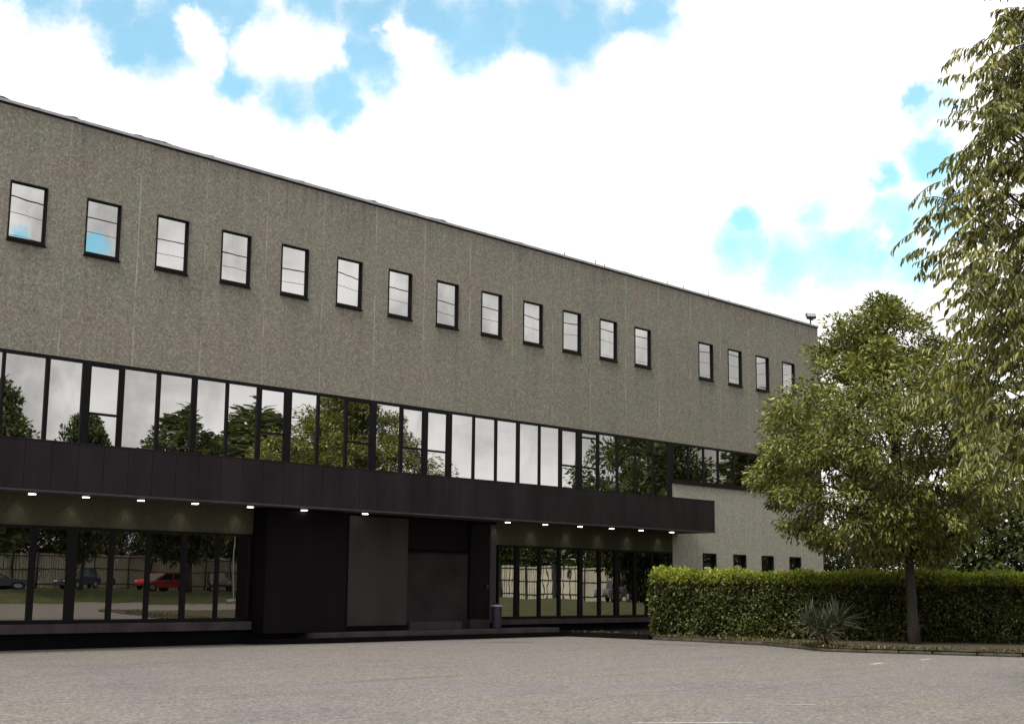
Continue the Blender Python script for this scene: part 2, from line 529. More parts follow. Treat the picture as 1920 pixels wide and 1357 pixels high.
def asphalt():
    m, ns, ls, b = new_mat('worn pale asphalt')
    vec = objco(ns, ls)
    ag = N(ns, 'ShaderNodeTexVoronoi', feature='F1')
    ag.inputs['Scale'].default_value = 28
    ls.new(vec, ag.inputs['Vector'])
    sc = N(ns, 'ShaderNodeSeparateColor')
    ls.new(ag.outputs['Color'], sc.inputs[0])
    fine = noise(ns, ls, 60, 4, 0.7, vec)
    s = nmath(ns, ls, 'ADD', nmath(ns, ls, 'MULTIPLY', sc.outputs[0], 0.5), nmath(ns, ls, 'MULTIPLY', fine, 0.5))
    c = ramp(ns, ls, s, [(0.2, (0.105, 0.098, 0.096)), (0.5, (0.183, 0.172, 0.167)), (0.8, (0.30, 0.282, 0.272))])
    big = noise(ns, ls, 0.18, 6, 0.62, vec)
    c = mixc(ns, ls, 'MULTIPLY', 0.9, c, ramp(ns, ls, big, [(0.3, (0.86, 0.83, 0.85)), (0.47, (1.02, 0.985, 0.985)), (0.58, (1.02, 1.0, 0.90)), (0.7, (1.08, 1.03, 0.99))]))
    # tyre-swept streaks run past the building
    mp = N(ns, 'ShaderNodeMapping')
    t = N(ns, 'ShaderNodeTexCoord')
    mp.inputs['Rotation'].default_value = (0, 0, R(38))
    mp.inputs['Scale'].default_value = (0.22, 1.9, 1)
    ls.new(t.outputs['Object'], mp.inputs['Vector'])
    st = noise(ns, ls, 1.1, 7, 0.65, mp.outputs[0])
    c = mixc(ns, ls, 'MULTIPLY', 0.8, c, ramp(ns, ls, st, [(0.28, (0.74, 0.74, 0.76)), (0.45, (0.97, 0.97, 0.97)), (0.62, (1.03, 1.02, 1.0)), (0.78, (1.16, 1.13, 1.08))]))
    # dark patches and repairs
    pa = noise(ns, ls, 0.5, 3, 0.5, mp.outputs[0])
    c = mixc(ns, ls, 'MULTIPLY', 0.7, c, ramp(ns, ls, pa, [(0.26, (0.68, 0.67, 0.68)), (0.34, (1, 1, 1))]))
    mid = noise(ns, ls, 5, 5, 0.75, vec)
    c = mixc(ns, ls, 'MULTIPLY', 0.38, c, ramp(ns, ls, mid, [(0.3, (0.76, 0.76, 0.76)), (0.7, (1.18, 1.18, 1.18))]))
    ls.new(c, b.inputs['Base Color'])
    b.inputs['Roughness'].default_value = 0.9
    b.inputs['Specular IOR Level'].default_value = 0.25
    bump(ns, ls, b, nmath(ns, ls, 'ADD', s, mid), 0.22, 0.015)
    return m


M['asphalt'] = asphalt()


def soil():
    m, ns, ls, b = new_mat('bed soil with moss and litter')
    vec = objco(ns, ls)
    f = noise(ns, ls, 9, 6, 0.7, vec)
    c = ramp(ns, ls, f, [(0.3, (0.025, 0.018, 0.012)), (0.55, (0.065, 0.046, 0.032)), (0.72, (0.14, 0.10, 0.07))])
    g = noise(ns, ls, 1.3, 4, 0.6, vec)
    c = mixc(ns, ls, 'MIX', ramp(ns, ls, g, [(0.5, (0, 0, 0)), (0.62, (0.8, 0.8, 0.8))]), c, (0.075, 0.085, 0.018))
    ls.new(c, b.inputs['Base Color'])
    b.inputs['Roughness'].default_value = 0.95
    bump(ns, ls, b, f, 0.9, 0.05)
    return m


M['soil'] = soil()
def turf():
    m, ns, ls, bs = new_mat('rough verge turf')
    f = noise(ns, ls, 1.4, 6, 0.7, objco(ns, ls))
    ls.new(ramp(ns, ls, f, [(0.3, (0.030, 0.034, 0.012)), (0.55, (0.070, 0.078, 0.020)), (0.75, (0.13, 0.12, 0.05))]), bs.inputs['Base Color'])
    bs.inputs['Roughness'].default_value = 0.95
    return m


M['worn_paint'] = plain('worn white road paint', (0.40, 0.385, 0.36), 0.85, 0.0, 0.35, 14)
M['stain'] = plain('tar patch', (0.115, 0.108, 0.105), 0.85, 0.0, 0.3, 6)


def emit_mat(name, c, s):
    m, ns, ls, b = new_mat(name)
    b.inputs['Base Color'].default_value = (0.8, 0.8, 0.8, 1)
    b.inputs['Emission Color'].default_value = (*c, 1)
    b.inputs['Emission Strength'].default_value = s
    return m


M['lit'] = emit_mat('lit lamp disc', (1.0, 0.96, 0.88), 9.0)

# ------------------------------------------------------------------ ground
g = MB()
S = 1500
g.poly([(-S, -S, 0), (S, -S, 0), (S, S, 0), (-S, S, 0)])
ground = g.build('parking_lot', M['asphalt'], fixn=False)
tag(ground, 'wide worn pale grey asphalt lot in front of the building', 'ground', kind='structure')


def strip(name, pts, mat, z, label):
    o = MB().poly([(x, y, z) for x, y in pts]).build(name, mat, fixn=False)
    tag(o, label, 'road marking', kind='structure')
    return o


def dash(p, q, w, name, mat, label):
    p, q = Vector((*p, 0)), Vector((*q, 0))
    t = (q - p).normalized()
    n = Vector((-t.y, t.x, 0)) * w / 2
    rnd = random.Random(int(p.x * 100))
    up, lo = [], []
    k = 9
    for i in range(k + 1):
        a = p + (q - p) * (i / k)
        up.append(a + n * rnd.uniform(0.45, 1.0))
        lo.append(a - n * rnd.uniform(0.45, 1.0))
    pts = [(v.x, v.y) for v in lo] + [(v.x, v.y) for v in reversed(up)]
    strip(name, pts, mat, 0.004, label)


dash((11.94, -15.4), (12.75, -15.25), 0.22, 'road_marking', M['worn_paint'], 'short worn white dash on the asphalt before the tree')
dash((14.54, -15.24), (15.3, -15.09), 0.20, 'road_marking', M['worn_paint'], 'short worn white dash on the asphalt closest to the kerb')
dash((1.50, -19.5), (1.85, -19.95), 0.10, 'road_marking', M['worn_paint'], 'small white scuff on the asphalt in the middle of the lot')
dash((-2.05, -19.86), (-0.95, -20.75), 0.12, 'road_marking', M['worn_paint'], 'long thin worn white line at the near edge of the lot')
for i, (p, q, w, lb) in enumerate([((16.4, -6.2), (17.0, -7.9), 0.35, 'thin dark tar patch on the asphalt left of the hedge'), ((13.2, -2.6), (14.5, -3.6), 0.4, 'long dark tar patch on the asphalt before the entrance')]):
    dash(p, q, w, 'tar_patch', M['stain'], lb)

# ------------------------------------------------------------------ the building
bld = empty('office_building', (0, 0, 0))
tag(bld, 'long two storey grey concrete building with mirrored windows and black canopy', 'building')
X0, X1, TOP = -13.0, 36.95, 12.66
WZ0, WZ1, WW = 9.42, 10.83, 0.96
RZ0, RZ1 = 4.60, 6.83            # tall ribbon
SZ0 = 5.36                       # sill of the short ribbon
slots = [i for i in range(-5, 18) if i != 13]


def wall_sheet(mb, x0, x1, z0, z1, holes, y=0.0, mi=0):
    xs = sorted({x0, x1, *[h[0] for h in holes], *[h[1] for h in holes]})
    zs = sorted({z0, z1, *[h[2] for h in holes], *[h[3] for h in holes]})
    for a, b in zip(xs, xs[1:]):
        for c, d in zip(zs, zs[1:]):
            mx_, mz_ = (a + b) / 2, (c + d) / 2
            if any(h[0] < mx_ < h[1] and h[2] < mz_ < h[3] for h in holes): continue
            mb.poly([(a, y, c), (b, y, c), (b, y, d), (a, y, d)], mi)


# upper concrete wall over the whole length
w = MB()
holes = [(2.0 * i, 2.0 * i + WW, WZ0, WZ1) for i in slots]
wall_sheet(w, X0, X1, RZ1, TOP, holes)
w.poly([(X1, 0, RZ1), (X1, 26, RZ1), (X1, 26, TOP), (X1, 0, TOP)])
w.poly([(X0, 26, RZ1), (X0, 0, RZ1), (X0, 0, TOP), (X0, 26, TOP)])
w.poly([(X1, 26, RZ1), (X0, 26, RZ1), (X0, 26, TOP), (X1, 26, TOP)])
w.build('upper_wall', M['wall'], bld, fixn=False)
# lower pale wall right of the glazing
low = [(28.13, 29.0, 1.75, 2.84), (30.17, 31.05, 1.75, 2.84), (32.17, 33.04, 1.75, 2.84), (34.24, 35.12, 1.75, 2.84)]
w = MB()
wall_sheet(w, 26.22, X1, 0.0, SZ0, low)
w.poly([(X1, 0, 0), (X1, 26, 0), (X1, 26, RZ1), (X1, 0, RZ1)])
w.poly([(X0, 26, 0), (X0, 0, 0), (X0, 0, RZ1), (X0, 26, RZ1)])
w.poly([(X1, 26, 0), (X0, 26, 0), (X0, 26, RZ1), (X1, 26, RZ1)])
w.build('lower_wall', M['wall_low'], bld, fixn=False)
# band of wall between the ground glazing and the canopy, coloured dark as shade
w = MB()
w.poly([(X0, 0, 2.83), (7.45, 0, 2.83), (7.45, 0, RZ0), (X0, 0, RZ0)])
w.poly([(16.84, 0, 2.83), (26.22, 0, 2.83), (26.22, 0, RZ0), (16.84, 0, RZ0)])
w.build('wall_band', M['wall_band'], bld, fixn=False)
# roof deck and coping
MB().box(X0, X1, 0.25, 26, TOP - 0.3, TOP - 0.2).build('roof', M['roof'], bld)
cp = MB()
x = X0
rnd = random.Random(4)
while x < X1:
    x2 = min(x + 3.0, X1 + 0.04)
    cp.box(x, x2 - 0.012, -0.045, 0.32, TOP + 0.002, TOP + 0.065 + rnd.uniform(0, 0.008))
    x += 3.0
cp.box(X0, X1 + 0.02, -0.02, 0.30, TOP - 0.045, TOP + 0.001, 1)
cp.build('coping', [M['coping'], M['black_frame']], bld)
moss_mat = plain('roof moss', (0.11, 0.105, 0.11), 0.95, 0, 0.4, 9)
for k in range(30):
    x = rnd.uniform(-1, 15) if k < 24 else rnd.uniform(16, 36)
    L_ = rnd.uniform(0.15, 0.75)
    h = rnd.uniform(0.012, 0.04)
    MB().tube([(x - L_, 0.02, TOP + 0.068), (x - L_ * 0.4, 0.03, TOP + 0.072 + h * 0.6), (x, 0.02, TOP + 0.072 + h), (x + L_ * 0.5, 0.03, TOP + 0.068)], [0.01, h * 0.7, h * 0.6, 0.008], 5).build('moss', moss_mat, bld, smooth=True)
for x in (20.2, 21.9, 22.4, 24.6, 26.2, 27.2, 28.9, 30.3):
    MB().tube([(x, 0.1, TOP + 0.09), (x, 0.1, TOP + 0.09 + rnd.uniform(0.1, 0.2))], 0.016, 6).build('roof_pin', M['lamp_black'], bld)

pane_rnd = random.Random(11)


def pane(x0, x1, z0, z1, y, parent, mat, tilt=0.0022):
    """one glass pane, each set a hair differently in its frame"""
    a, b, c = (pane_rnd.uniform(-tilt, tilt) for _ in range(3))
    xm, zm = (x0 + x1) / 2, (z0 + z1) / 2
    mb = MB()
    nx, nz_ = 6, 6
    bow = pane_rnd.uniform(-0.0012, 0.0012)

    def yy(xx, zz): return y + a * (xx - xm) + b * (zz - zm) + bow * (1 - ((xx - xm) / (x1 - x0) * 2) ** 2)
    for i in range(nx):
        for j in range(nz_):
            xa, xb = x0 + (x1 - x0) * i / nx, x0 + (x1 - x0) * (i + 1) / nx
            za, zb = z0 + (z1 - z0) * j / nz_, z0 + (z1 - z0) * (j + 1) / nz_
            mb.poly([(xa, yy(xa, za), za), (xb, yy(xb, za), za), (xb, yy(xb, zb), zb), (xa, yy(xa, zb), zb)])
    o = mb.build('pane', mat, parent, fixn=False)
    bm = bmesh.new()
    bm.from_mesh(o.data)
    bmesh.ops.remove_doubles(bm, verts=bm.verts, dist=1e-5)
    for f in bm.faces: f.smooth = True
    bm.to_mesh(o.data)
    bm.free()
    return o


def frame_box(mb, x0, x1, z0, z1, yf, yb, t, tb=None, tl=None, tr=None, tt=None):
    tb = t if tb is None else tb
    tl = t if tl is None else tl
    tr = t if tr is None else tr
    tt = t if tt is None else tt
    mb.box(x0, x0 + tl, yf, yb, z0, z1)
    mb.box(x1 - tr, x1, yf, yb, z0, z1)
    mb.box(x0 + tl, x1 - tr, yf, yb, z1 - tt, z1)
    mb.box(x0 + tl, x1 - tr, yf, yb, z0, z0 + tb)


for i in slots:
    x = 2.0 * i
    f = MB()
    frame_box(f, x + 0.001, x + WW - 0.001, WZ0 + 0.001, WZ1 - 0.001, -0.022, 0.10, 0.034, 0.055)
    fo = f.build('window', M['black_frame'], bld)
    s = MB()
    frame_box(s, x + 0.035, x + WW - 0.035, WZ0 + 0.057, WZ1 - 0.036, 0.028, 0.098, 0.018, 0.025)
    s.build('sash', M['black_frame'], fo)
    MB().box(x - 0.02, x + WW + 0.03, -0.055, 0.0, WZ0 - 0.050, WZ0 - 0.028).box(x + 0.0, x + WW, -0.05, 0.0, WZ0 - 0.024, WZ0).build('sill', M['portal_black'], fo)
    pane(x + 0.052, x + WW - 0.052, WZ0 + 0.08, WZ1 - 0.053, 0.05, fo, M['glass'], 0.003)

# tall ribbon of panes above the canopy, then the short ribbon to the corner
panes = [(-2.0, -1.02), (-0.92, 0.12), (0.19, 1.21), (1.31, 2.17), (2.37, 3.20), (3.32, 4.26), (4.36, 5.30), (5.46, 6.37), (6.45, 7.38), (7.50, 8.33),
         (8.55, 9.45), (9.54, 10.48), (10.56, 11.45), (11.67, 12.61), (12.71, 13.56), (13.73, 14.58), (14.78, 15.71), (15.80, 16.73), (16.82, 17.75),
         (17.89, 18.83), (18.91, 19.85), (19.98, 20.78), (21.02, 21.88), (21.98, 22.94), (23.05, 24.02), (24.06, 25.03), (25.09, 25.98)]
transom = {4: [5.56], 9: [5.55], 12: [5.55], 14: [5.56], 15: [5.55], 21: [5.55], 22: [5.55, 6.57]}
for k in range(1, 10):
    panes.insert(0, (panes[0][0] - 1.04, panes[0][0] - 0.10))
off = 9
for i, (a, b) in enumerate(panes):
    l = (panes[i - 1][1] + a) / 2 if i else a - 0.05
    r = (panes[i + 1][0] + b) / 2 if i + 1 < len(panes) else 26.215
    f = MB()
    f.box(l, a, -0.012, 0.10, RZ0, RZ1)
    f.box(b, r, -0.012, 0.10, RZ0, RZ1)
    f.box(a, b, -0.012, 0.10, RZ1 - 0.085, RZ1)
    f.box(a, b, -0.012, 0.10, RZ0, RZ0 + 0.05)
    tr = transom.get(i - off, [])
    zz = [RZ0 + 0.05] + [t for t in tr] + [RZ1 - 0.085]
    for t in tr: f.box(a + 0.031, b - 0.031, -0.004, 0.09, t - 0.03, t + 0.03)
    if tr:   # opening lights have a sash of their own
        f.box(a, a + 0.03, -0.006, 0.09, RZ0 + 0.05, RZ1 - 0.085)
        f.box(b - 0.03, b, -0.006, 0.09, RZ0 + 0.05, RZ1 - 0.085)
        f.box(a + 0.03, b - 0.03, -0.006, 0.09, RZ1 - 0.125, RZ1 - 0.085)
    fo = f.build('ribbon_window', M['black_frame'], bld)
    for j, (za, zb) in enumerate(zip(zz, zz[1:])):
        pane(a, b, za + (0.03 if j else 0), zb - (0.03 if j < len(zz) - 2 else 0), 0.022, fo, M['glass'], 0.004)
short = [(26.30, 27.22), (27.27, 28.22), (28.30, 29.18), (29.28, 30.26)] + [(30.34 + 1.04 * k, 30.34 + 1.04 * k + 0.94) for k in range(6)]
for i, (a, b) in enumerate(short):
    l = (short[i - 1][1] + a) / 2 if i else 26.225
    r = (short[i + 1][0] + b) / 2 if i + 1 < len(short) else X1 - 0.002
    f = MB()
    f.box(l, a, -0.012, 0.10, SZ0, RZ1)
    f.box(b, r, -0.012, 0.10, SZ0, RZ1)
    f.box(a, b, -0.012, 0.10, RZ1 - 0.085, RZ1)
    f.box(a, b, -0.012, 0.10, SZ0, SZ0 + 0.13)
    f.box(l, r, -0.05, -0.013, SZ0 - 0.03, SZ0 + 0.05)
    fo = f.build('short_window', M['black_frame'], bld)
    pane(a, b, SZ0 + 0.13, RZ1 - 0.085, 0.022, fo, M['glass_dark'], 0.004)

# small cellar-like windows in the pale wall
for a, b, c, d in low:
    f = MB()
    frame_box(f, a + 0.001, b - 0.001, c + 0.001, d - 0.001, -0.02, 0.14, 0.05)
    fo = f.build('small_window', M['black_frame'], bld)
    pane(a + 0.05, b - 0.05, c + 0.05, d - 0.05, 0.10, fo, M['glass_dark'])


# ground floor glazing
def glazing(edges, x_end_l, x_end_r, z0, z1):
    """edges: centre x and width of each mullion"""
    for (xa, wa), (xb, wb) in zip(edges, edges[1:]):
        f = MB()
        f.box(xa, xa + wa / 2, -0.03, 0.12, z0, z1)
        f.box(xb - wb / 2, xb, -0.03, 0.12, z0, z1)
        f.box(xa + wa / 2, xb - wb / 2, -0.02, 0.12, z1 - 0.07, z1)
        f.box(xa + wa / 2, xb - wb / 2, -0.03, 0.12, z0, z0 + 0.09)
        fo = f.build('shop_window', M['black_frame'], bld)
        pane(xa + wa / 2, xb - wb / 2, z0 + 0.09, z1 - 0.07, 0.015, fo, M['glass_dark'], 0.0015)


left = [(-12.6 + 1.05 * k, 0.12) for k in range(12)] + [(0.10, 0.12), (1.17, 0.14), (2.17, 0.24), (3.22, 0.12), (4.25, 0.11), (5.30, 0.14), (6.31, 0.10), (7.38, 0.14)]
glazing(left, X0, 7.45, 0.58, 2.83)
right = [(16.90, 0.12), (17.81, 0.20), (18.89, 0.12), (19.88, 0.12), (20.97, 0.20), (21.98, 0.14), (22.93, 0.24), (23.95, 0.12), (24.95, 0.12), (26.10, 0.22)]
glazing(right, 16.84, 26.22, 0.52, 2.83)

# plinth: a grey course, the shade below it painted as a black strip
p = MB()
p.box(X0, 7.36, -0.16, 0.0, 0.36, 0.578)
p.box(16.86, 26.215, -0.16, 0.0, 0.36, 0.517)
p.build('plinth', M['plinth'], bld, bevel=0.012)
p = MB()
p.box(X0, 7.30, -0.05, 0.0, 0.0, 0.36)
p.box(16.86, 26.215, -0.05, 0.0, 0.0, 0.36)
p.build('plinth_shade_recess', M['black_base'], bld)
# low black step before the entrance
p = MB()
p.prism([(7.0, 0.0, 0.0), (7.25, -0.62, 0.0), (8.8, -0.98, 0.0), (19.0, -1.06, 0.0), (19.0, 0.0, 0.0)], (0, 0, 0.13), 0)
p.box(8.9, 18.9, -0.86, -0.10, 0.132, 0.27, 1)
p.box(19.002, 26.2, -4.28, -0.165, 0.0, 0.15, 0)  # low black slab from the right glazing out to the hedge
p.build('entrance_step', [M['black_base'], M['plinth']], bld, bevel=0.01)

# dark entrance blocks under the canopy
MB().box(7.40, 10.16, -0.60, 0.0, 0.272, 3.49).box(10.17, 10.30, -0.42, 0.0, 0.272, 3.49).build('entrance_block', M['portal_black'], bld, bevel=0.008)
MB().box(10.50, 12.76, -0.30, 0.02, 0.272, 3.46).box(10.31, 10.50, -0.10, 0.02, 0.272, 3.49, 1).box(10.5, 12.78, -0.34, -0.302, 0.272, 0.42, 1).build('entrance_panel', [M['portal_grey'], M['black_base']], bld, bevel=0.008)
MB().box(12.78, 15.62, 0.05, 0.20, 0.0, 2.55).build('recess_wall', M['recess_grey'], bld)
MB().box(12.78, 15.60, -0.05, 0.06, 2.60, 3.49).box(12.78, 15.62, -0.08, 0.04, 2.52, 2.59, 1).box(15.52, 15.62, -0.09, -0.051, 2.60, 3.52, 1).build('dark_transom', [M['portal_black'], M['black_base']], bld)
MB().box(12.9, 15.05, -0.30, 0.05, 0.272, 0.50).build('threshold', M['plinth'], bld, bevel=0.01)
do = MB().box(15.63, 16.50, -0.02, 0.10, 0.55, 3.42).build('side_door', M['portal_black'], bld)
MB().box(16.32, 16.42, -0.10, -0.055, 1.45, 1.60).box(16.35, 16.39, -0.056, -0.02, 1.50, 1.55).build('handle', M['lamp_black'], do)
MB().box(16.51, 16.78, -0.06, 0.10, 0.42, 3.45).box(15.63, 16.505, -0.06, 0.10, 0.272, 0.54).build('door_post', M['portal_grey'], bld)
# blank wall behind canopy over the entrance
MB().box(7.46, 16.83, 0.21, 0.26, 0, RZ0).build('back_wall', M['recess_grey'], bld)

# canopy
CY, CZ0, CZ1, CX1 = -1.60, 3.50, 4.62, 26.60
can = MB().box(X0, CX1 - 0.05, CY + 0.05, -0.014, CZ0 + 0.03, CZ1 - 0.01).build('canopy', M['soffit'], bld)
fa = MB()
x = X0
seams = []
rnd = random.Random(9)
while x < CX1 - 0.02:
    x2 = min(x + 0.648, CX1)
    if CX1 - x2 < 0.2: x2 = CX1
    dy = rnd.uniform(-0.003, 0.003)
    fa.box(x + 0.005, x2 - 0.005, CY + dy, CY + 0.045, CZ0 + 0.05, CZ1)
    x = x2
fa.box(CX1 - 0.045, CX1, CY + 0.05, -0.014, CZ0 + 0.05, CZ1)
fa.build('fascia', M['fascia'], can, bevel=0.004)
tr = MB()
tr.box(X0, CX1 + 0.01, CY - 0.018, CY + 0.03, CZ0, CZ0 + 0.045)
tr.box(CX1 - 0.03, CX1 + 0.01, CY + 0.031, -0.014, CZ0, CZ0 + 0.045)
tr.build('drip_trim', M['fascia_trim'], can)
tr = MB()
tr.box(X0, CX1, CY - 0.006, CY + 0.12, CZ1 + 0.003, CZ1 + 0.03)
tr.build('top_trim', M['fascia'], can)
LX = [0.72, 2.08, 3.56, 5.12, 6.82, 8.60, 10.78, 16.68, 18.46, 20.20, 21.88, 23.52, 25.32]
LX = [-6.2, -4.5, -2.7, -1.0] + LX
for x in LX:
    d = MB()
    d.tube([(x, -0.62, CZ0 + 0.032), (x, -0.62, CZ0 + 0.004)], [0.11, 0.11], 20, 0)
    d.tube([(x, -0.62, CZ0 + 0.003), (x, -0.62, CZ0 - 0.010)], [0.085, 0.08], 20, 1)
    d.build('downlight', [M['lamp_glass'], M['lit']], can)
    sp = bpy.data.lights.new('downlight_lamp', 'SPOT')
    sp.energy = 9
    sp.spot_size = R(75)
    sp.spot_blend = 1.0
    sp.shadow_soft_size = 0.12
    sp.color = (1.0, 0.95, 0.86)
    so = bpy.data.objects.new('downlight_lamp', sp)
    col.objects.link(so)
    so.location = (x, -0.24, CZ0 + 0.026)
    so.rotation_euler = (R(20), 0, 0)
    so.parent = can

# floodlight at the roof corner
fl = empty('floodlight', (36.55, 0.1, TOP + 0.1))
tag(fl, 'small black floodlight on a bracket at the roof corner', 'floodlight')
MB().tube([(0, 0, 0), (0, 0, 0.2)], 0.035, 8).box(-0.2, 0.2, -0.05, 0.05, 0.2, 0.24).build('bracket', M['lamp_black'], fl)
hb = MB().box(-0.27, 0.27, -0.08, 0.08, -0.17, 0.17).build('lamp_head', M['lamp_black'], fl, bevel=0.02)
hb.location = (0.0, -0.02, 0.36)
hb.scale = (0.78, 0.78, 0.78)
hb.rotation_euler = (R(-40), 0, R(-40))
lg = MB().box(-0.22, 0.22, -0.088, -0.078, -0.12, 0.12).build('lamp_glass', M['lamp_glass'], hb)

# bin by the right glazing
bn = empty('litter_bin', (16.30, -0.55, 0.272))
tag(bn, 'slim violet grey litter bin with a pale rim beside the glazing', 'bin')
MB().tube([(0, 0, 0), (0, 0, 0.03), (0, 0, 0.66)], [0.13, 0.14, 0.165], 16).build('body', M['bin'], bn)
MB().tube([(0, 0, 0.661), (0, 0, 0.70), (0, 0, 0.715)], [0.178, 0.178, 0.15], 16).build('rim', M['bin_lid'], bn)
MB().tube([(0, 0, 0.716), (0, 0, 0.75)], [0.14, 0.10], 16).build('lid', M['bin'], bn)

# ------------------------------------------------------------------ planting
BZ = 0.10


def leaf_cloud(P, D, L, W, mats, name, parent, fold=0.25, midx=None, roll=None, seed=0, six=False):
    """P base points, D leaf directions (unit), L lengths, W half widths -> one mesh of little folded leaves"""
    rs = np.random.RandomState(seed)
    n = len(P)
    up = rs.normal(size=(n, 3)) * 0.55 + np.array([0, 0, 1.0])
    S_ = np.cross(D, up)
    S_ /= np.linalg.norm(S_, axis=1, keepdims=True) + 1e-9
    Nn = np.cross(S_, D)
    L = L[:, None]
    W = W[:, None]
    if six:
        V = np.stack([P, P + D * L * 0.32 + S_ * W + Nn * W * fold, P + D * L * 0.68 + S_ * W * 0.72 + Nn * W * fold - Nn * L * 0.04,
                      P + D * L - Nn * L * 0.14, P + D * L * 0.68 - S_ * W * 0.72 + Nn * W * fold - Nn * L * 0.04, P + D * L * 0.32 - S_ * W + Nn * W * fold], 1)
        q = np.array([0, 1, 2, 3, 0, 3, 4, 5])
        k, per = 6, [4, 4]
    else:
        V = np.stack([P, P + D * L * 0.45 + S_ * W + Nn * W * fold, P + D * L - Nn * L * 0.1, P + D * L * 0.45 - S_ * W + Nn * W * fold], 1)
        q = np.array([0, 1, 2, 0, 2, 3])
        k, per = 4, [3, 3]
    F = (np.arange(n)[:, None] * k + q[None]).ravel()
    return np_mesh(name, V.reshape(-1, 3), F, per * n, mats, parent, None if midx is None else np.repeat(midx, 2))


def env_radius(env, z):
    zs = [e[0] for e in env]
    rs_ = [e[1] for e in env]
    return np.interp(z, zs, rs_)


def unit(a):
    return a / (np.linalg.norm(a, axis=1, keepdims=True) + 1e-9)


def make_tree(name, loc, env, axis_off, trunk_h, trunk_r, n_clump, per_clump, leaf_len, mat, bark, seed, droop=0.3, clump_r=0.55, inner=0.35, six=False, lean=(0, 0), extra=(), lobes=0.22, wr=0.2):
    """tapered trunk and limbs; leaf clumps spread through an uneven crown (env: height -> radius)"""
    rs = np.random.RandomState(seed)
    root = empty(name, loc)
    z0, z1 = env[0][0], env[-1][0]
    ph = rs.uniform(0, 6.28, 6)
    cl = []
    rad = np.array([e[1] for e in env])
    while len(cl) < n_clump:
        z = rs.uniform(z0, z1)
        r = env_radius(env, z)
        if rs.uniform(0, rad.max()) > r + 0.25: continue
        a = rs.uniform(0, 2 * math.pi)
        wob = 1 + lobes * (0.6 * math.sin(2 * a + ph[0] + z * 0.9) + 0.5 * math.sin(3 * a + ph[1] - z * 1.3) + 0.5 * math.sin(5 * a + ph[2] + z * 2.1))
        q = rs.uniform(inner ** 2, 1) ** 0.5
        rr = max(0.05, r * wob * q - clump_r * 0.45)
        cl.append((axis_off[0] + rr * math.cos(a), axis_off[1] + rr * math.sin(a), z, q))
    cl = np.array([c for c in cl] + [(*e, 1.0) for e in extra])
    C = cl[:, :3]
    # trunk and limbs
    tb = MB()
    top = min(z1 - 0.8, trunk_h + (z1 - trunk_h) * 0.75)
    pts, rad_ = [], []
    for k in range(11):
        t = k / 10
        z = top * t
        pts.append((lean[0] * t + axis_off[0] * max(0, (z - trunk_h) / (top - trunk_h + .01)) + 0.05 * math.sin(3.1 * t + seed), lean[1] * t + axis_off[1] * max(0, (z - trunk_h) / (top - trunk_h + .01)) + 0.05 * math.cos(4 * t + seed), z))
        rad_.append(trunk_r * (1.25 if k == 0 else 1.0) * (1 - 0.80 * t) + 0.015)
    tb.tube(pts, rad_, 10)
    order = rs.permutation(len(C))
    nb = min(len(C), 70)
    for i in order[:nb]:
        c = C[i]
        t0 = max(trunk_h * 0.95, c[2] - np.linalg.norm(c[:2] - np.array(axis_off)) * rs.uniform(0.6, 1.0) - 0.4)
        t0 = min(t0, top * 0.97)
        k = t0 / top * 10
        k0 = int(min(9, k))
        s0 = Vector(pts[k0]).lerp(Vector(pts[k0 + 1]), k - k0)
        e = Vector(c)
        mid = s0.lerp(e, 0.5) + Vector((rs.normal() * 0.15, rs.normal() * 0.15, 0.12 * (e - s0).length))
        r0 = min(trunk_r * 0.35, 0.016 + 0.012 * (e - s0).length)
        tb.tube([s0, s0.lerp(mid, 0.55), mid, mid.lerp(e, 0.6), e], [r0, r0 * 0.8, r0 * 0.6, r0 * 0.4, 0.006], 5, cap=False)
    tb.build('trunk', bark, root, smooth=True)
    n = len(C) * per_clump
    ci = np.repeat(np.arange(len(C)), per_clump)
    off = rs.normal(size=(n, 3))
    off = unit(off) * (rs.uniform(0, 1, (n, 1)) ** 0.45) * clump_r * rs.uniform(0.55, 1.25, (len(C), 1))[ci]
    off[:, 2] *= 0.72
    P = C[ci] + off
    outw = C[ci] - np.array([axis_off[0], axis_off[1], (z0 + z1) / 2 - 0.5])
    D = unit(off * 1.0 / clump_r + unit(outw) * 0.5 + rs.normal(size=(n, 3)) * 0.45 + np.array([0, 0, -droop]))
    L = leaf_len * rs.uniform(0.65, 1.25, n)
    leaf_cloud(P, D, L, L * wr, mat, 'crown', root, seed=seed + 1, six=six)
    return root


# the lot tree in front of the hedge
env_lot = [(2.4, 1.6), (2.9, 2.6), (3.75, 3.4), (4.6, 3.95), (5.4, 4.2), (6.0, 4.05), (6.6, 3.6), (7.35, 2.75), (8.2, 1.95), (8.9, 1.4), (9.35, 1.0), (9.6, 0.5)]
t = make_tree('lot_tree', (20.97, -11.95, BZ - 0.02), env_lot, (-0.42, 0.46), 2.6, 0.14, 560, 165, 0.148, M['leaf_lot'], bark_mat('dark olive bark', (0.055, 0.046, 0.038)), 5, droop=0.35, clump_r=0.47, inner=0.18, lean=(-0.1, 0.1), lobes=0.10, extra=[(-0.1, 0.1, 8.7), (0.15, -0.2, 8.35), (0.45, -0.55, 8.0), (-0.2, 0.3, 9.0), (0.5, -0.8, 7.6), (-0.6, 0.2, 8.2), (0.9, -1.0, 7.3), (-0.9, 0.9, 8.1), (0.2, 0.2, 7.9), (-0.4, -0.5, 7.8)])
tag(t, 'round crowned olive green tree with a single trunk before the hedge', 'tree')

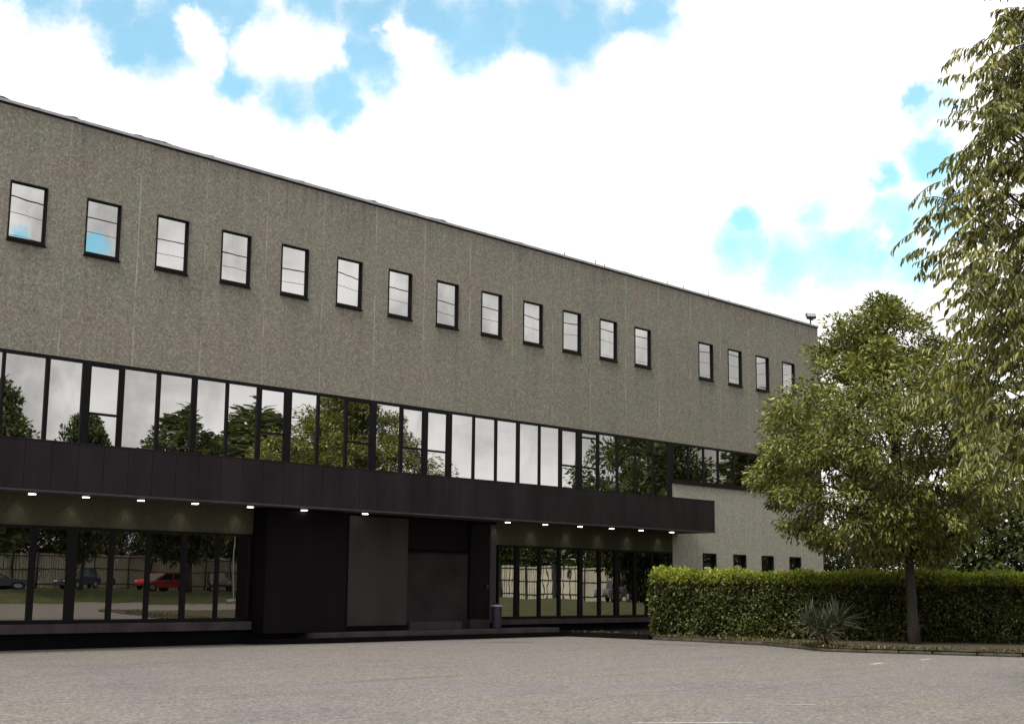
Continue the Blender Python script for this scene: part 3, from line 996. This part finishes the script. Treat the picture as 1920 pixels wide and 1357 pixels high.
# hedge
hg = empty('hedge', (0, 0, 0))
tag(hg, 'long clipped green hedge with pale fresh growth along its top', 'hedge')
HA, HB = Vector((19.25, -4.3, 0)), Vector((30.8, -29.5, 0))
hd = (HB - HA)
HL = hd.length
hd.normalize()
hn = Vector((-hd.y, hd.x, 0))
if hn.dot(Vector((1, 0.0, 0))) < 0: hn = -hn          # away from the camera
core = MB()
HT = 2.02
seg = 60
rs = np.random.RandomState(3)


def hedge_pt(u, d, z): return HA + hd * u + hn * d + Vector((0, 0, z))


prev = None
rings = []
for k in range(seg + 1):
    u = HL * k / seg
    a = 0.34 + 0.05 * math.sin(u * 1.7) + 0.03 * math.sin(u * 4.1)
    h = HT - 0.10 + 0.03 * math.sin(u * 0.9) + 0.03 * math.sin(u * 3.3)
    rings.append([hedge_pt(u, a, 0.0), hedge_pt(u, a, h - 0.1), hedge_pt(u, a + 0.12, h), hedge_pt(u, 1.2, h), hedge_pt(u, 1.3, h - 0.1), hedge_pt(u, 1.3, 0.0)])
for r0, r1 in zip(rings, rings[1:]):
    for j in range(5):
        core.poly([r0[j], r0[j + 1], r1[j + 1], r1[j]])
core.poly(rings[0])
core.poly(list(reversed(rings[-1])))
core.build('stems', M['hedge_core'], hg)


def hedge_leaves(n, name, mat, zlo, zhi, dlo, dhi, llen, seed, up, topface=False):
    rs = np.random.RandomState(seed)
    u = rs.uniform(-0.05, HL, n) if not topface else rs.uniform(-0.1, HL, n)
    z = rs.uniform(zlo, zhi, n)
    bul = 0.10 * np.sin(u * 1.7 + z * 2) + 0.07 * np.sin(u * 4.3 - z * 3.1) + 0.03 * np.sin(u * 9.0 + z * 6)
    d = rs.uniform(dlo, dhi, n) + bul
    hv = 0.045 * np.sin(u * 0.9 + 1) + 0.045 * np.sin(u * 3.3) + 0.03 * np.sin(u * 7.1 + d * 3)
    P = np.array(HA)[None] + np.array(hd)[None] * u[:, None] + np.array(hn)[None] * d[:, None]
    P[:, 2] = z + (hv if topface else 0)
    D = unit(rs.normal(size=(n, 3)) * 0.7 + np.array([-hn.x, -hn.y, 0]) * (0.6 if not topface else 0.3) + np.array([0, 0, up]))
    L = llen * rs.uniform(0.6, 1.35, n)
    leaf_cloud(P, D, L, L * 0.27, mat, name, hg, seed=seed + 7)


def hedge_end(n, mat, llen, seed, zlo, zhi, name, up):
    rs = np.random.RandomState(seed)
    d = rs.uniform(0, 1.35, n)
    z = rs.uniform(zlo, zhi, n)
    u = -rs.uniform(0.0, 0.12, n) + 0.05 * np.sin(d * 5 + z * 3)
    P = np.array(HA)[None] + np.array(hd)[None] * u[:, None] + np.array(hn)[None] * d[:, None]
    P[:, 2] = z
    D = unit(rs.normal(size=(n, 3)) * 0.7 - np.array(hd)[None] * 0.6 + np.array([0, 0, up]))
    L = llen * rs.uniform(0.6, 1.35, n)
    leaf_cloud(P, D, L, L * 0.27, mat, name, hg, seed=seed + 7)


hedge_leaves(60000, 'foliage', M['leaf_hedge'], 0.04, HT - 0.12, -0.06, 0.26, 0.105, 21, -0.05)
hedge_end(2500, M['leaf_hedge'], 0.105, 25, 0.04, HT - 0.05, 'foliage', 0.0)
hedge_leaves(15000, 'young_growth', M['leaf_new'], HT - 0.20, HT + 0.06, -0.05, 1.25, 0.105, 22, 0.85, True)
hedge_leaves(9500, 'young_growth', M['leaf_new'], HT - 0.34, HT - 0.02, -0.10, 0.05, 0.10, 23, 0.8)

# planting bed and kerb
bed_edge = [(19.02, -1.07), (19.02, -4.4), (18.9, -6.3), (18.4, -8.7), (17.25, -10.6), (16.45, -11.7), (16.75, -12.7), (17.3, -14.2), (17.9, -16.2), (18.8, -19.0), (21.5, -27.0), (24.0, -34.0)]
b = MB()
b.poly([(x + 0.10, y, BZ) for x, y in bed_edge] + [(34.0, -34, BZ), (32.3, -28.8, BZ), (20.7, -3.6, BZ), (19.9, -0.17, BZ), (19.12, -0.17, BZ)])
bo = b.build('planting_bed', M['soil'], fixn=False)
tag(bo, 'dark soil bed with moss under the hedge and tree', 'ground', kind='structure')
lw = MB().poly([(19.9, -0.17, BZ), (20.7, -3.6, BZ), (32.3, -28.8, BZ), (34.0, -34, BZ), (70, -34, BZ), (70, -0.4, BZ), (37.2, -0.17, BZ)]).build('lawn', turf(), fixn=False)
tag(lw, 'lawn behind the hedge beside the building', 'lawn', kind='structure')
kb = MB()
for (xa, ya), (xb, yb) in zip(bed_edge[1:], bed_edge[2:]):
    L_ = math.hypot(xb - xa, yb - ya)
    k = max(1, round(L_ / 0.9))
    for j in range(k):
        p0 = Vector((xa, ya, 0)).lerp(Vector((xb, yb, 0)), j / k + 0.006)
        p1 = Vector((xa, ya, 0)).lerp(Vector((xb, yb, 0)), (j + 1) / k - 0.006)
        t_ = (p1 - p0).normalized()
        n_ = Vector((-t_.y, t_.x, 0)) * 0.12
        if n_.x < 0: n_ = -n_
        kb.prism([p0, p1, p1 + n_, p0 + n_], (0, 0, 0.085 + 0.012 * math.sin(7 * j + xa)))
kbo = kb.build('kerb', plain('mossy dark kerb', (0.050, 0.045, 0.030), 0.95, 0, 0.6, 4), bevel=0.03)
tag(kbo, 'low mossy kerb along the planting bed', 'kerb', kind='structure')
# weeds and litter on the bed edge: nobody could count it
rs = np.random.RandomState(77)
n = 9000
ts = rs.uniform(0, len(bed_edge) - 1.001, n)
ei = ts.astype(int)
E_ = np.array(bed_edge)
P2 = E_[ei] + (E_[ei + 1] - E_[ei]) * (ts - ei)[:, None]
din = np.abs(rs.normal(size=n)) * 0.6 + 0.02
P = np.stack([P2[:, 0] + din, P2[:, 1] + rs.normal(size=n) * 0.1, np.full(n, BZ)], 1)
keep = np.sin(P[:, 1] * 2.3) + np.sin(P[:, 1] * 5.1 + P[:, 0]) > -0.5
P = P[keep]
n = len(P)
D = unit(rs.normal(size=(n, 3)) * 0.5 + np.array([0, 0, 0.8]))
L = rs.uniform(0.03, 0.12, n)
wd = leaf_cloud(P, D, L, L * 0.16, [M['grass'], M['leaf_dead']], 'weeds', None, midx=(rs.uniform(size=n) < 0.3).astype(int))
tag(wd, 'short weeds and leaf litter along the kerb of the bed', 'weeds', kind='stuff')

# yucca
yu = empty('yucca_plant', (16.98, -11.45, BZ - 0.03))
tag(yu, 'spiky grey green yucca rosette at the kerb in front of the hedge', 'plant')


def swords(heads, seed, name, mat, n, lo, hi, llen, w):
    rs = np.random.RandomState(seed)
    V, F, per = [], [], []
    for k in range(n):
        hx, hy, hz = heads[rs.randint(len(heads))]
        a = rs.uniform(0, 2 * math.pi)
        el = rs.uniform(lo, hi)
        L_ = llen * rs.uniform(0.7, 1.15)
        d = np.array([math.cos(a) * math.cos(el), math.sin(a) * math.cos(el), math.sin(el)])
        s = np.array([-math.sin(a), math.cos(a), 0])
        b0 = np.array([hx, hy, hz]) + rs.normal(size=3) * 0.03
        sag = L_ * rs.uniform(0.02, 0.22) * max(0.0, math.cos(el))
        m = len(V)
        for t_, ww in ((0, 0.6), (0.35, 1.0), (0.7, 0.7), (1.0, 0.04)):
            c = b0 + d * L_ * t_ - np.array([0, 0, sag * t_ * t_])
            nn = np.cross(s, d) * w * 0.3 * ww
            V += [c - s * w * ww + nn, c, c + s * w * ww + nn]
        for j in range(3):
            for i in range(2):
                F += [m + j * 3 + i, m + j * 3 + i + 1, m + j * 3 + 4 + i, m + j * 3 + 3 + i]
                per.append(4)
    np_mesh(name, np.array(V), F, per, mat, yu)


heads = [(0, 0, 0.42), (-0.28, 0.30, 0.62), (0.22, -0.24, 0.66), (0.10, -0.05, 0.50), (-0.1, 0.12, 0.45)]
swords(heads, 1, 'leaves', M['leaf_yucca'], 210, -0.25, 1.45, 0.72, 0.021)
swords([(0, 0, 0.34), (0.05, -0.1, 0.3), (-0.1, 0.1, 0.3)], 2, 'dry_leaves', M['leaf_dead'], 55, -0.85, -0.05, 0.42, 0.018)
MB().tube([(0, 0, 0), (0.02, 0, 0.25), (0.1, -0.12, 0.62)], [0.10, 0.08, 0.05], 8).tube([(0, 0, 0.1), (-0.12, 0.13, 0.35), (-0.27, 0.29, 0.6)], [0.07, 0.06, 0.05], 8).build('stem', M['bark'], yu, smooth=True)


# the tall tree reaching in from the right, long hanging leaves
def tall_tree():
    rs = np.random.RandomState(17)
    cx, cy = 6.66, -22.34                       # trunk foot, outside the picture
    root = empty('tall_tree', (cx, cy, 0))
    env = [(2.2, 0.6), (2.8, 1.2), (3.4, 1.9), (4.2, 2.5), (5.2, 2.85), (6.25, 2.6), (7.4, 2.5), (8.0, 2.35), (8.8, 2.35), (9.6, 2.25), (10.2, 1.85), (11.2, 1.3), (12.4, 0.7), (13.0, 0.3)]
    tb = MB()
    tp = [(0, 0, 0), (0.05, 0.03, 1.5), (-0.05, 0.05, 3.2), (0.06, -0.04, 6), (0, 0.05, 9), (0.03, 0, 12.6)]
    tb.tube(tp, [0.24, 0.19, 0.17, 0.13, 0.08, 0.02], 10)
    P, D, L = [], [], []
    n_tw = 2050
    heads = []
    for k in range(n_tw):
        for _ in range(20):
            z = rs.uniform(2.3, 12.9)
            r = float(env_radius(env, z))
            if rs.uniform(0, 3.05) < r: break
        a = rs.uniform(0, 2 * math.pi)
        lob = 1 + 0.17 * math.sin(3 * a + z * 1.9) + 0.16 * math.sin(5 * a - z * 3.1 + 1)
        q = rs.uniform(0.30, 1) ** 0.5
        heads.append((a, z, r * lob * q - 0.25, rs.uniform(0.35, 0.75)))
    # a few long shoots break the outline on the picture's side
    va = math.atan2(0.739, -0.674)               # direction to the left of the picture
    for z, rr, ln in ((7.75, 2.45, 1.0), (7.55, 2.3, .9), (8.9, 2.5, 1.0), (8.7, 2.1, .9), (10.15, 2.0, 1.0), (10.0, 1.8, .9), (6.45, 1.75, .7), (5.8, 2.0, .7), (6.9, 1.6, .7), (8.2, 1.9, .7), (5.1, 1.9, .7), (10.6, 1.2, .9)):
        for da in (-0.08, 0.05, 0.14):
            heads.append((va + da + rs.normal() * 0.05, z + rs.normal() * 0.08, rr + rs.uniform(-0.25, 0.1) - 0.45, ln))
    for i, (a, z, r, ln) in enumerate(heads):
        c, s = math.cos(a), math.sin(a)
        st = np.array([c * max(r - ln * 0.5, 0), s * max(r - ln * 0.5, 0), z])
        a2 = a + rs.normal() * 0.5
        dr = np.array([math.cos(a2), math.sin(a2), rs.uniform(-0.45, 0.55)])
        dr /= np.linalg.norm(dr)
        pts = []
        for t in np.linspace(0, 1, 6):
            pts.append(st + dr * ln * t - np.array([0, 0, (0.2 + 0.35 * ((i * 0.618) % 1)) * ln * t * t]))
        if i % 2 == 0 or i >= n_tw: tb.tube([tuple(p) for p in pts], [0.011, 0.009, 0.008, 0.006, 0.005, 0.003], 4, cap=False)
        if i % 12 == 0 or i >= n_tw:
            f = np.array([0, 0, max(2.3, z - 0.7 * max(r, 0.4))])
            tb.tube([tuple(f), tuple(f * 0.45 + st * 0.55 + np.array([0, 0, 0.12])), tuple(st)], [0.035, 0.022, 0.011], 5, cap=False)
        m = int(14 + ln * 10)
        for j in range(m):
            t = (j + rs.uniform(0, 0.8)) / m
            k = min(4, int(t * 5))
            p = pts[k] + (pts[k + 1] - pts[k]) * (t * 5 - k)
            sd = np.array([-math.sin(a2), math.cos(a2), 0]) * (1 if j % 2 else -1)
            d = sd * rs.uniform(0.25, 0.75) + dr * rs.uniform(0.1, 0.55) + np.array([0, 0, -rs.uniform(0.55, 1.1)]) + rs.normal(size=3) * 0.14
            P.append(p)
            D.append(d)
            L.append(rs.uniform(0.10, 0.21))
    tb.build('trunk', M['bark_dark'], root, smooth=True)
    P, D, L = np.array(P), unit(np.array(D)), np.array(L)
    leaf_cloud(P, D, L, L * 0.135, M['leaf_tall'], 'crown', root, seed=4, six=True, fold=0.45)
    return root


tag(tall_tree(), 'tall tree with long hanging narrow leaves reaching in at the right edge', 'tree')

# trees behind the hedge and beyond the building
env_b = [(1.4, 0.8), (2.4, 2.6), (4.0, 3.9), (5.5, 4.2), (7.0, 3.7), (8.4, 2.6), (9.6, 1.2), (10.3, 0.4)]
t = make_tree('back_tree', (40.2, -11.5, 0), env_b, (0, 0), 2.0, 0.22, 360, 60, 0.32, M['leaf_back'], M['bark_dark'], 31, clump_r=0.75, inner=0.3, wr=0.24)
tag(t, 'dense dark tree behind the hedge at the right of the lot tree', 'tree')
env_s = [(0.1, 1.6), (1.0, 2.3), (2.2, 2.6), (3.6, 2.4), (4.8, 1.7), (5.7, 0.8), (6.2, 0.3)]
spots = [((39.9, 2.3), 0.78, 'small dark shrub tree squeezed between the building corner and the others'), ((42.3, 1.4), 0.86, 'dark leafy shrub tree behind the hedge just past the building corner'), ((43.4, -1.4), 0.95, 'dark leafy shrub tree behind the hedge left of the lot tree trunk'),
         ((44.4, -3.3), 1.08, 'dark leafy shrub tree behind the hedge right of the lot tree trunk'), ((45.4, -5.4), 1.2, 'tallest dark shrub tree behind the hedge close to the right edge')]
proto = None
for (x, y), s, lb in spots:
    if proto is None:
        proto = make_tree('shrub_tree', (x, y, 0), env_s, (0, 0), 0.6, 0.12, 210, 48, 0.24, M['leaf_back'], M['bark_dark'], 41, clump_r=0.6, inner=0.3, wr=0.24)
        o = proto
    else:
        o = copy_tree(proto)
        o.location = (x, y, 0)
        o.rotation_euler = (0, 0, x * 1.7)
    o.scale = (s, s, s)
    tag(o, lb, 'tree', 'shrub trees behind the hedge')

# ------------------------------------------------------------------ across the lot: what the glass mirrors
vb = MB()
prof = [(-59.6, 0.02), (-61.0, 0.35), (-63.5, 0.72), (-66.0, 0.86), (-100, 0.9)]
for (ya, za), (yb, zb) in zip(prof, prof[1:]):
    vb.poly([(-20, ya, za), (-20, yb, zb), (120, yb, zb), (120, ya, za)])
prof2 = [(44.2, 0.102), (46.0, 0.3), (50.0, 0.5), (58, 0.6), (120, 0.7)]
for (xa, za), (xb, zb) in zip(prof2, prof2[1:]):
    vb.poly([(xa, -34, za), (xb, -34, zb), (xb, -12, zb), (xa, -12, za)])
    vb.poly([(xa + 6, -59.6, za), (xb + 6, -59.6, zb), (xb + 6, -34, zb), (xa + 6, -34, za)])
vg = vb.build('grass_bank', turf(), fixn=False)
tag(vg, 'grass bank along the far side of the lot', 'ground', kind='structure')


def fence(x0, y0, x1, y1, z0, h, label, slat=0.16):
    fo = empty('slat_fence', (x0, y0, z0), math.atan2(y1 - y0, x1 - x0))
    tag(fo, label, 'fence')
    L_ = math.hypot(x1 - x0, y1 - y0)
    rnd = random.Random(2)
    s = MB()
    n = int(L_ / slat)
    for k in range(n):
        s.box(k * slat, k * slat + slat * 0.72, -0.012, 0.012, 0.05, h + rnd.uniform(-0.03, 0.03))
    s.build('slats', M['fence_slat'], fo)
    r = MB()
    for z in (0.35, h * 0.55, h - 0.2): r.box(0, L_, 0.013, 0.06, z, z + 0.07)
    r.build('rail', M['fence_steel'], fo)
    for k in range(int(L_ / 2.6) + 1):
        MB().box(k * 2.6 - 0.05, k * 2.6 + 0.05, 0.061, 0.16, 0, h + 0.15).box(k * 2.6 - 0.03, k * 2.6 + 0.03, -0.06, -0.013, 0, h + 0.1).build('post', M['fence_steel'], fo)


fence(15, -71.5, 66, -71.5, 0.88, 2.75, 'pale slat fence with dark posts mirrored behind the parked cars')
fence(66, -71.0, 66, -8, 0.55, 2.5, 'pale slat fence mirrored in the glazing right of the entrance')


def make_car(paint, loc, rz, label, group='cars parked across the lot', wagon=False):
    root = empty('parked_car', loc, rz)
    tag(root, label, 'car', group)
    # side outline (x along the car, z up) lofted over the width
    lower = [(-2.05, 0.32), (-2.1, 0.62), (-2.0, 0.86), (-1.2, 0.93), (0.0, 0.95), (0.85, 0.93), (1.75, 0.80), (2.05, 0.62), (2.08, 0.32)]
    n = len(lower)
    b = MB()
    secs = [(-0.80, 0.93), (-0.74, 1.0), (0.74, 1.0), (0.80, 0.93)]
    rows = []
    for y, s in secs:
        rows.append(len(b.v))
        b.v += [(x * s if abs(y) > 0.78 else x, y, z if abs(y) < 0.78 else z * 0.97) for x, z in lower]
    for r0, r1 in zip(rows, rows[1:]):
        for i in range(n - 1):
            b.f.append((r0 + i, r0 + i + 1, r1 + i + 1, r1 + i))
            b.m.append(0)
        b.f.append((r0 + n - 1, r0, r1, r1 + n - 1))
        b.m.append(0)
    b.f.append(tuple(rows[0] + i for i in range(n)))
    b.f.append(tuple(rows[-1] + i for i in reversed(range(n))))
    b.m += [0, 0]
    rb = -1.75 if wagon else -1.25
    cab = [(rb - 0.35, 0.90), (rb, 1.42), (0.15, 1.45), (1.0, 0.92)]
    # roof skin over the glasshouse
    b.prism([(rb + 0.02, -0.60, 1.425), (0.13, -0.60, 1.455), (0.13, 0.60, 1.455), (rb + 0.02, 0.60, 1.425)], (0, 0, 0.035))
    for x in (rb, -0.55, 0.14):
        for s in (-1, 1):
            b.tube([(x + (0.70 if x > 0 else (-0.3 if x == rb else 0.0)), s * 0.745, 0.93), (x, s * 0.615, 1.43)], 0.035, 5)
    b.build('body', paint, root, bevel=0.03)
    gl = MB()
    m_ = []
    for y0, y1 in ((-0.73, -0.60), (0.73, 0.60)):
        m_.append(len(gl.v))
        gl.v += [(cab[0][0], y0, cab[0][1]), (cab[1][0], y1, cab[1][1]), (cab[2][0], y1, cab[2][1]), (cab[3][0], y0, cab[3][1])]
    gl.f += [tuple(m_[0] + i for i in range(4)), tuple(m_[1] + i for i in reversed(range(4)))]
    gl.f += [(m_[0] + i, m_[0] + (i + 1) % 4, m_[1] + (i + 1) % 4, m_[1] + i) for i in range(4)]
    gl.m += [0] * 6
    gl.build('windows', M['car_glass'], root)
    for x in (-1.3, 1.3):
        for s in (-1, 1):
            wh = MB().tube([(x, s * 0.62, 0.32), (x, s * 0.82, 0.32)], 0.32, 18).build('wheel', M['rubber'], root)
            MB().tube([(x, s * 0.821, 0.32), (x, s * 0.835, 0.32)], [0.20, 0.17], 14).build('rim', M['steel'], wh)
    for s in (-1, 1):
        MB().box(1.86, 2.06, s * 0.55 - 0.16, s * 0.55 + 0.16, 0.62, 0.74).build('headlight', M['head'], root)
    MB().box(2.06, 2.10, -0.72, 0.72, 0.34, 0.48).box(-2.12, -2.08, -0.72, 0.72, 0.34, 0.48).build('bumper', M['rubber'], root)
    return root


red = plain('red car paint', (0.42, 0.016, 0.035), 0.25, 0.0, 0.05, 1, 0.7)
blu = plain('dark blue car paint', (0.02, 0.032, 0.07), 0.25, 0.0, 0.05, 1, 0.7)
blk = plain('black car paint', (0.02, 0.021, 0.024), 0.2, 0.0, 0.05, 1, 0.8)
wht = plain('silver car paint', (0.16, 0.16, 0.17), 0.3, 0.0, 0.04, 1, 0.7)
make_car(red, (49.8, -68.2, 0.88), R(165), 'red hatchback mirrored in the glazing left of the entrance')
make_car(blu, (35.5, -68.5, 0.88), R(5), 'dark blue car mirrored in the leftmost glazing panes', wagon=True)
make_car(blu, (43.0, -68.5, 0.88), R(178), 'dark blue car mirrored between two window posts left of the red car')
make_car(blk, (55.6, -68.0, 0.88), R(120), 'black car mirrored right of the red car', wagon=True)
make_car(wht, (60.0, -28.0, 0.60), R(22), 'silver car mirrored in the glazing right of the entrance')
make_car(blk, (58.5, -24.8, 0.60), R(95), 'black car mirrored in the glazing next to the hedge', wagon=True)

# thicket beyond the fences, each tree its own
bx = [(16 + 5.2 * k, -77 - 1.5 * (k % 2)) for k in range(11)] + [(72.5 + 1.3 * (k % 2), -72 + 5.4 * k) for k in range(14)]
for k, (x, y) in enumerate(bx):
    o = copy_tree(proto)
    sc_ = (1.45, 1.32, 1.58, 1.38)[k % 4]
    o.location = (x, y, 0.7)
    o.rotation_euler = (0, 0, k * 2.1)
    o.scale = (sc_ * 1.1, sc_ * 1.1, sc_)
    o.name = 'thicket_tree'
    tag(o, 'dark bushy tree of the thicket beyond the pale slat fences across the lot', 'tree', 'thicket beyond the far fences')

# lamp post with a concrete foot
lp = empty('lamp_post', (51.3, -60.2, 0.0))
tag(lp, 'thin grey lamp post on a concrete foot across the lot', 'lamp post')
MB().tube([(0, 0, 0.30), (0, 0, 6.0), (0, 0.25, 6.5), (0, 0.9, 6.7)], [0.07, 0.05, 0.045, 0.04], 8).build('pole', M['steel'], lp)
MB().box(-0.14, 0.14, 0.85, 1.4, 6.62, 6.76).build('lamp_head', M['lamp_black'], lp, bevel=0.03)
MB().tube([(0, 0, 0), (0, 0, 0.32)], [0.6, 0.5], 10).build('foot', M['concrete_grey'], lp)

# row of tall trees along the far fence
env_f = [(2.9, 0.9), (3.6, 2.7), (5.5, 3.9), (8.0, 4.3), (10.5, 4.0), (12.8, 3.1), (14.6, 1.8), (15.8, 0.6)]
rows = [((33.2, -64.5), 0.96, 0.86, 'dark broad tree mirrored in the ribbon windows at the left end'), ((40.6, -65.0), 0.80, 0.85, 'smaller dark tree mirrored above the canopy at the left'),
        ((49.8, -64.8), 0.93, 1.0, 'dark tree mirrored left of the lot tree reflection'), ((56.4, -64.5), 1.02, 1.0, 'tall dark tree mirrored behind the lot tree reflection'),
        ((63.5, -63.0), 0.95, 1.0, 'dark tree at the far corner of the fences'), ((62.5, -48.0), 0.55, 0.8, 'lower dark tree along the right hand fence'), ((62.0, -18.0), 0.85, 0.95, 'dark tree mirrored in the panes next to the corner')]
proto = None
for (x, y), s, sx, lb in rows:
    if proto is None:
        proto = make_tree('far_tree', (x, y, 0.85), env_f, (0, 0), 3.0, 0.30, 330, 46, 0.50, M['leaf_back'], M['bark_dark'], 61, clump_r=0.9, inner=0.35, wr=0.26, lobes=0.3)
        o = proto
    else:
        o = copy_tree(proto)
        o.location = (x, y, 0.85 if y < -60 else 0.6)
        o.rotation_euler = (0, 0, x * 2.3)
    o.scale = (s * sx, s * sx, s)
    tag(o, lb, 'tree', 'trees along the far fences')

# overhead cables the upper windows mirror
for k, (y, z, sag) in enumerate(((-33.0, 20.8, 0.9), (-33.6, 20.0, 0.7), (-34.2, 19.2, 0.9))):
    pts = []
    for i in range(41):
        t_ = i / 40
        pts.append((-20 + 110 * t_, y, z - sag * 4 * t_ * (1 - t_) + 0.03 * math.sin(i)))
    c = MB().tube(pts, (0.034, 0.015, 0.012)[k], 5).build('overhead_cable', M['cable'])
    tag(c, 'black overhead cable running along the building front', 'cable', 'overhead cables')
